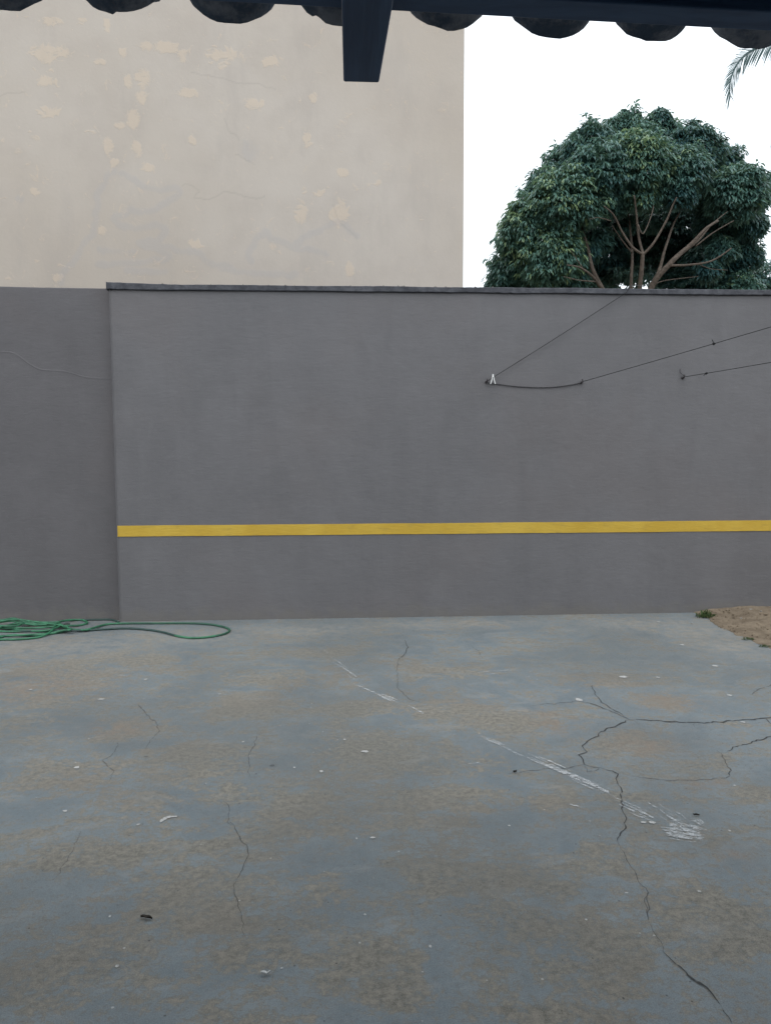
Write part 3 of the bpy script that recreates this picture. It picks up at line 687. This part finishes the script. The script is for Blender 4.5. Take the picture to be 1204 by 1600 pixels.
mb.build('trunk', M['bark'], t2, smooth=True)

# ------------------------------------------------------------------ palm, whose frond tip hangs in at the top right
PY = 12.5
pc = at_y(1400, 75, PY)
palm = empty('palm_tree', (pc.x, pc.y + .3, -.05), label='palm tree with a drooping feathery frond tip below the eave, top right', cat='palm')
mb = MB(); mb.tube([(pc.x + .25 * math.sin(i / 3), pc.y + .3, -.1 + (pc.z + .1) * i / 14) for i in range(15)], [.2 - .005*i + .01 * (i % 2) for i in range(15)], 12)
mb.build('trunk', M['palm_bark'], palm, smooth=True)
def frond(path, Lf, flat, n_leaf, rs):
    rr = random.Random(rs); P = smooth_pts(path, 10); N = len(P); mb = MB()
    mb.tube(P, [.028 * (1 - i / (N-1)) + .006 for i in range(N)], 5)
    cum = [0]
    for i in range(1, N): cum.append(cum[-1] + (P[i] - P[i-1]).length)
    tot = cum[-1]; j = 0
    for k in range(n_leaf):
        sdist = tot * (.12 + .88 * k / (n_leaf - 1)); 
        while j < N - 2 and cum[j+1] < sdist: j += 1
        f = min(1, (sdist - cum[j]) / max(1e-6, cum[j+1] - cum[j])); p = P[j].lerp(P[j+1], f); t = (P[j+1] - P[j]).normalized()
        side = t.cross(flat).normalized(); fr = k / (n_leaf - 1)
        L = Lf * (.75 + .25 * math.sin(math.pi * min(1, fr * 1.1))) * (1 - .30 * max(0, fr - .7) / .3)
        for sg in (-1, 1):
            a = .55 + .5 * fr + rr.uniform(-.06, .06)
            d0 = (side * sg * math.cos(a) + t * math.sin(a) + flat * rr.uniform(-.12, .12)).normalized(); Lk = L * rr.uniform(.82, 1.08)
            m_ = p + d0 * Lk * .45 + Vector((0, 0, -.05 * Lk)); d1 = (d0 + Vector((0, 0, -.35 - rr.random() * .15))).normalized(); tip = m_ + d1 * Lk * .55
            w_ = t * .017 + flat * .004
            mb.add([p - w_ * .6, p + w_ * .6, m_ - w_, m_ + w_, tip], [(0,1,3,2), (2,3,4)])
    me = mb.mesh('frond'); fattr(me, 'tone', [.2 + .5 * rr.random()] * len(me.polygons), 'FACE')
    return link('frond', me, M['palm_leaf'], palm)
pp = lambda x, y, d=0: at_y(x, y, PY + d)
frond([pc, pp(1330,40), pp(1265,48), pp(1204,67,-.1), pp(1172,80,-.1), pp(1154,96,-.1), pp(1144,114,-.1), pp(1139,134,-.1), pp(1140,152,-.05)], .47, Vector((.25, -1, .1)).normalized(), 120, 1)
for i, (az, lift) in enumerate([(0, 1.0), (50, .9), (95, 1.1), (-45, .9), (-85, 1.1), (15, 1.8), (80, 1.9), (-30, .3), (70, .4)]):
    A = math.radians(az); h = Vector((math.cos(A), math.sin(A), 0))
    path = [pc + h * (3.2 * t) + Vector((0, 0, lift * 1.5 * t - 1.9 * t * t)) for t in (0, .25, .5, .75, 1)]
    frond(path, .5, Vector((0, 0, 1)) - h * .2, 50, 10 + i)

# ------------------------------------------------------------------ wall hooks, clotheslines, clothespin
GH = 'rusty hooks in the striped wall'
HK = {'a': at_y(759, 597, D), 'b': at_y(907, 598, D), 'c': at_y(1065, 590.5, D)}
hl = {'a': 'small dark hook holding the left end of the clothesline, just left of the clothespin', 'b': 'small dark hook in the middle, at the right end of the sagging cord',
      'c': 'small dark hook farthest right, holding the lowest clothesline'}
for k, p in HK.items():
    h = MB(); q = [p + Vector((0, .02, 0)), p + Vector((0, -.012, 0)), p + Vector((0, -.026, .004)), p + Vector((.004, -.034, .014)), p + Vector((.006, -.026, .024)), p + Vector((.004, -.016, .022))]
    h.tube(smooth_pts(q, 5), .0042, 8); h.tube([p + Vector((0, .001, 0)), p + Vector((0, -.004, 0))], .012, 12)
    h.tube(smooth_pts([p + Vector((-.006, -.026, .002)), p + Vector((0, -.034, .008)), p + Vector((.007, -.026, .002)), p + Vector((0, -.02, -.004)), p + Vector((-.006, -.026, .004)), p + Vector((0.003, -.026, -.014))], 5), .0038, 6)
    h.build('wall_hook', M['hook'], smooth=True, label=hl[k], cat='hook', group=GH)
def line(p, q, sag, r=.0026, n=40):
    return [p.lerp(q, i/n) + Vector((0, 0, -sag * 4 * (i/n) * (1 - i/n))) for i in range(n + 1)]
off = Vector((.003, -.026, .006))
# A: from the left hook up and over the coping into the tree
A0 = HK['a'] + off; A1 = at_y(978, 457, D - .03); A2 = at_y(983, 449, D - .03); A3 = at_y(990, 446.5, D + .2); A4 = tp(1024, 425, -.3)
mb = MB(); mb.tube(line(A0, A1, .006) + [A2 + Vector((0, 0, .006))] + line(A3 + Vector((0, 0, .01)), A4, .12), .0027, 6)
mb.build('clothesline', M['cord'], smooth=True, label='dark clothesline rising from the left hook over the coping into the tree', cat='clothesline')
def far_point(px, py, y): return at_y(px, py, y)
# B and C run from the wall towards the viewer's right
B1 = at_y(1204, 508.5, 5.2); B0 = HK['b'] + off; B2 = B0 + (B1 - B0) * 2.4
C1_ = at_y(1204, 563, 5.6); C0 = HK['c'] + off; C2_ = C0 + (C1_ - C0) * 4.0
def knot(mb, p, d, sz=1.0):
    d = Vector(d); mb.tube(smooth_pts([p + Vector((-.012, 0, -.004)) * sz, p + Vector((0, -.005, .005)) * sz, p + Vector((.011, 0, .001)) * sz, p + Vector((0, .005, -.007)) * sz, p + Vector((-.008, 0, .003)) * sz], 5), .0042 * sz, 6)
    mb.tube(smooth_pts([p, p + d * .5 + Vector((0, 0, .004)), p + d], 5), .0032 * sz, 6)
mb = MB(); mb.tube(line(B0, B2, .01), .0026, 6)
tB = (1113 - 907) / (1204 - 907); P_ = line(B0, B2, .01)
def near_px(P_, px):
    best = None
    for i in range(len(P_)-1):
        for t in np.linspace(0, 1, 12):
            p = P_[i].lerp(P_[i+1], t); u = R.transposed() @ (p - CAM); sx = CX - u.x / u.z * FPX
            if best is None or abs(sx - px) < best[0]: best = (abs(sx - px), p)
    return best[1]
kb = near_px(P_, 1114)
o = mb.build('clothesline', M['cord'], smooth=True, label='middle clothesline climbing right from the hook at the end of the sagging cord', cat='clothesline')
m2 = MB(); knot(m2, kb, (-.014, 0, .03)); m2.build('knot', M['cord'], o, smooth=True)
mb = MB(); P_ = line(C0, C2_, .02); mb.tube(P_, .0026, 6); kc = near_px(P_, 1102)
o = mb.build('clothesline', M['cord'], smooth=True, label='lowest clothesline with a short knot, from the hook nearest the right edge', cat='clothesline')
m2 = MB(); knot(m2, kc, (-.022, 0, -.020)); m2.build('knot', M['cord'], o, smooth=True)
m2 = MB(); hc = HK['c']; m2.tube(smooth_pts([hc + Vector((.004, -.024, .004)), hc + Vector((-.008, -.016, .03)), hc + Vector((-.024, -.008, .05)), hc + Vector((-.024, -.008, .078))], 6), .003, 6)
m2.build('loose_end', M['cord_grey'], o, smooth=True)
mb = MB(); sp_ = [(764,598.5),(780,600.5),(800,603),(825,605),(850,605.3),(870,604.2),(890,601.5),(905,598.5)]
mb.tube(smooth_pts([HK['a'] + Vector((0,-.02,0))] + [at_y(x, y, D - .007) for x, y in sp_] + [HK['b'] + Vector((0,-.02,0))], 6), .0042, 8)
mb.build('slack_cord', M['cord_grey'], smooth=True, label='grey cord sagging flat against the wall between the left and middle hooks', cat='cord')
# clothespin
tt = .095; pc_ = near_px(line(A0, A1, .006), 769.5)
peg = empty('clothespin', pc_ + Vector((0, -.004, 0)), label='white plastic clothespin with spread legs on the clothesline by the left hook', cat='clothespin')
for sg in (-1, 1):
    mb = MB(); q = [pc_ + Vector((sg * -.003, -.009, .028)), pc_ + Vector((sg * .004, -.009, .008)), pc_ + Vector((sg * .010, -.009, -.022)), pc_ + Vector((sg * .021, -.009, -.056))]
    V = []
    for i, p in enumerate(q):
        wx = (.0042, .0042, .004, .0036)[i]; V += [p + Vector((-wx, -.005, 0)), p + Vector((wx, -.005, 0)), p + Vector((wx, .005, 0)), p + Vector((-wx, .005, 0))]
    V = [v + Vector((0, sg * .0006, 0)) for v in V]
    mb.add(V, [(4*i+k, 4*i+(k+1) % 4, 4*i+4+(k+1) % 4, 4*i+4+k) for i in range(3) for k in range(4)] + [(3,2,1,0), (12,13,14,15)])
    bevel(mb.build('peg_half', M['peg'], peg), .0015, 2)
mb = MB(); mb.tube([pc_ + Vector((0, -.02, .006)), pc_ + Vector((0, .002, .006))], .0075, 12); mb.build('spring', M['peg'], peg, smooth=True)

# ------------------------------------------------------------------ garden hose
RH = .0085
def hp(px, py, z=.0): return at_z(px, py, RH + z)
loop = [hp(-70,985,.02),(hp(-30,974,.03)),hp(0,972,.03),hp(20,970.5,.03),hp(50,976,.015),hp(90,978,.01),hp(110,983,0),hp(135,984,.012),hp(165,976,.0),hp(200,974.2,0),hp(250,974,0),hp(300,974,0),hp(330,976,0),
        hp(350,980,0),hp(359,984.5,0),hp(352,990,0),hp(335,994,0),hp(315,996.5,0),hp(295,996.6,0),hp(275,993.5,0),hp(255,988,0),hp(230,984,0),hp(200,982,0),hp(170,983,0),hp(140,985,0),hp(110,985.5,.012),hp(70,986,.0),hp(20,987,0),hp(-30,986,0),
        hp(-90,990,0),hp(-110,996,0),hp(-60,1001,0),hp(0,999.5,0),hp(30,999,0),hp(60,996,0),hp(78,988,.012),hp(86,978,.026),hp(90,973,.03),hp(104,969.5,.012),hp(125,968.5,0),hp(137,973,0),hp(125,977,.0),hp(100,978,.012),hp(60,981,.01),hp(20,981.5,.01),hp(-30,983,0),
        hp(-80,994,.012),hp(-50,996,.0),hp(0,994,.0),hp(40,992,.012),hp(75,990,0),hp(100,985,.02),hp(110,984,.03),hp(100,978,.03),hp(80,975,.03),hp(50,971,.03),hp(25,968,.05),hp(0,971,.05),hp(-40,975,.05),hp(-100,980,.03)]
def dress(pts, dark):
    q = smooth_pts(pts, 7)
    for p in q:
        p.y = min(p.y, yL - RH - .003) if p.x < xL else min(p.y, D - RH - .004)
        p.z = max(p.z, RH + .001)
    return q
hose = MB(); q = dress(loop, 0); hose.tube(q, RH, 10)
d1 = []
for i in range(len(q)):
    t = i / 7; d1 += [1.0 if (19.0 < t < 26.8 or 1 > t) else (.55 if 9 < t < 16 else .0)] * 10
n0 = len(d1)
extra = [hp(-60,1003,0),hp(-20,1001,.0),hp(15,993,.0),hp(55,993,.0),hp(95,988,.0),hp(108,982,.01),hp(88,974.5,.02),hp(70,976,.02),hp(30,974,.02),hp(10,978,.02),hp(-10,981,.02),hp(-60,980,0)]
e2 = dress(extra, 0); hose.tube(e2, RH, 10); d1 += [.1] * (10 * len(e2))
tail = [hp(-60,972,.03),hp(0,969,.03),hp(22,966,.05),hp(40,972,.03),hp(60,972,.01),hp(90,972,.0),hp(100,970,.0),hp(125,968,0),hp(150,966.5,0),hp(172,968,0),hp(186,972,0)]
e3 = dress(tail, 0); hose.tube(e3, RH * .9, 10)
for i in range(len(e3)): d1 += [1.0 if i / 7 > 6 else .25] * 10
inner = [hp(-40,978,.0),hp(0,981,.0),hp(20,983,.0),hp(45,986,.0),hp(75,985,.01),hp(90,980,.02),hp(95,975,.02),hp(70,973.5,.02),hp(40,974,.02),hp(24,978,.03),hp(5,978,.03),hp(-40,974,.03)]
e4 = dress(inner, 0); hose.tube(e4, RH, 10); d1 += [.15] * (10 * len(e4))
me = hose.mesh('garden_hose'); fattr(me, 'dark', d1)
ho = link('garden_hose', me, M['hose'], smooth=True, label='green garden hose piled by the plain wall with one long loop to the right', cat='hose')
mb = MB(); p = hp(100, 976.5, .004); mb.tube([p, p + Vector((.012,.005,0)), p + Vector((.03, .012, 0)), p + Vector((.045, .016, 0))], [.010, .013, .013, .009], 10)
mb.build('hose_fitting', M['fitting'], ho, smooth=True)

# ------------------------------------------------------------------ weeds and litter
def tuft(name, px, py, n, h, spread, label, seed, grp=None):
    rr = random.Random(seed); c = at_z(px, py, .01); mb = MB(); tone = []
    for _ in range(n):
        a_ = rr.uniform(0, 6.283); r = spread * rr.random() ** .7; b = c + Vector((math.cos(a_) * r, math.sin(a_) * r * .6, -.01 + rr.random() * .01))
        b.y = min(b.y, D - .01)
        az = rr.uniform(0, 6.283); ln_ = rr.uniform(.2, 1.0); H = h * rr.uniform(.25, 1.35) * (1.15 - .75 * r / spread); d = Vector((math.cos(az), math.sin(az), 0)) * ln_ * H; w_ = Vector((-math.sin(az), math.cos(az), 0)) * rr.uniform(.0022, .005)
        m_ = b + d * .35 + Vector((0, 0, H * .7)); t_ = b + d + Vector((0, 0, H * (.85 - .5 * ln_)))
        for pnt in (m_, t_): pnt.y = min(pnt.y, D - .004)
        mb.add([b - w_ * .7, b + w_ * .7, m_ - w_, m_ + w_, t_], [(0,1,3,2), (2,3,4)]); tn_ = min(1, max(0, rr.gauss(.5, .28))); tone += [tn_, tn_]
    me = mb.mesh(name); fattr(me, 'tone', tone, 'FACE')
    o_ = link(name, me, M['grass'], label=label, cat='grass'); 
    if grp: o_['group'] = grp
GT = 'weed tufts at the edge of the soil bed'
tuft('grass_tuft', 1101, 963, 150, .075, .085, 'green grass tuft where the concrete, the soil and the wall meet', 1, GT)
tuft('grass_tuft', 1168, 998, 60, .018, .05, 'low dark weeds halfway along the edge of the soil bed', 2, GT)
tuft('grass_tuft', 1193, 1009, 60, .016, .05, 'low yellowish weeds on the soil edge nearest the right frame', 3, GT)
# bits lying on the concrete
def dry(px, py, sx, sy, name, mat, label, cat, seed, grp=None, thick=.004):
    rr = random.Random(seed); c = at_z(px, py, .002); k = (c - CAM).length / FPX; mb = MB(); n = 7
    V = []
    for i in range(n):
        t = i / (n-1); x = (t - .5) * sx * k; yb = sy * k * math.sin(t * 3.0 + seed) ; w_ = (.2 + math.sin(math.pi * t)) * k * 2.0 * min(1, sx / 15); k2 = min(1, sx / 14); z = .002 + .005 * k2 * abs(math.sin(t * 5 + seed))
        for dz_ in (0, thick): V += [c + Vector((x, yb - w_, z + dz_ + .003)), c + Vector((x, yb, z * .4 + dz_)), c + Vector((x, yb + w_, z + dz_ + .002))]
    F = []
    for i in range(n-1):
        A_, B_ = 6*i, 6*i+6
        F += [(A_+1,A_,B_,B_+1),(A_+2,A_+1,B_+1,B_+2),(A_+3,A_+4,B_+4,B_+3),(A_+4,A_+5,B_+5,B_+4),(A_,A_+3,B_+3,B_),(A_+5,A_+2,B_+2,B_+5)]
    F += [(0,1,4,3),(1,2,5,4)]; L_ = 6*(n-1); F += [(L_+3,L_+4,L_+1,L_),(L_+4,L_+5,L_+2,L_+1)]
    mb.add(V, F); o_ = mb.build(name, mat, smooth=True, label=label, cat=cat)
    if grp: o_['group'] = grp
dry(229,1436,16,2.5,'dead_leaf',M['dry'],'curled dark dead leaf on the concrete, lower left',"leaf",1,'dead leaves on the concrete',thick=.0015)
dry(1087,1274,8,.8,'dead_leaf',M['dry'],'small dark dead leaf on the concrete above the white scuff smear',"leaf",2,'dead leaves on the concrete',thick=.001)
dry(804,1206.5,6,1.5,'dead_leaf',M['dry'],'tiny black leaf bit at the left end of the side crack',"leaf",4,'dead leaves on the concrete')
dry(415,1521,13,3,'paint_scrap',M['scrap'],'curled white scrap on the concrete near the bottom, left of centre',"scrap",3,thick=.002)
# clods on the soil
GP = 'small stones on the soil bed'
STN = [(1172,952,.011,'pale stone against the wall at the middle of the soil bed'),(1188,955,.008,'whitish pebble by the wall near the right frame edge'),(1195,960,.013,'dark clod near the right frame edge of the soil'),
       (1157,966,.008,'small tan pebble in the middle of the soil bed'),(1080,974,.007,'tiny white pebble on the concrete just left of the soil corner')]
for i, (px, py, r, lb) in enumerate(STN):
    p = at_z(px, py, .05 if i < 4 else .004); p.y = min(p.y, D - r - .004); bm = bmesh.new(); bmesh.ops.create_icosphere(bm, subdivisions=2, radius=r)
    for v in bm.verts: v.co = v.co * (1 + .35 * noise.noise(v.co * 60 + Vector((i, i, i)))); v.co.z *= .6; v.co.x *= 1.3
    me = bpy.data.meshes.new('pebble'); bm.to_mesh(me); bm.free()
    o_ = link('pebble', me, M['soil'] if i == 2 else M['pebble'], smooth=True, label=lb, cat='stone', group=GP); o_.location = p
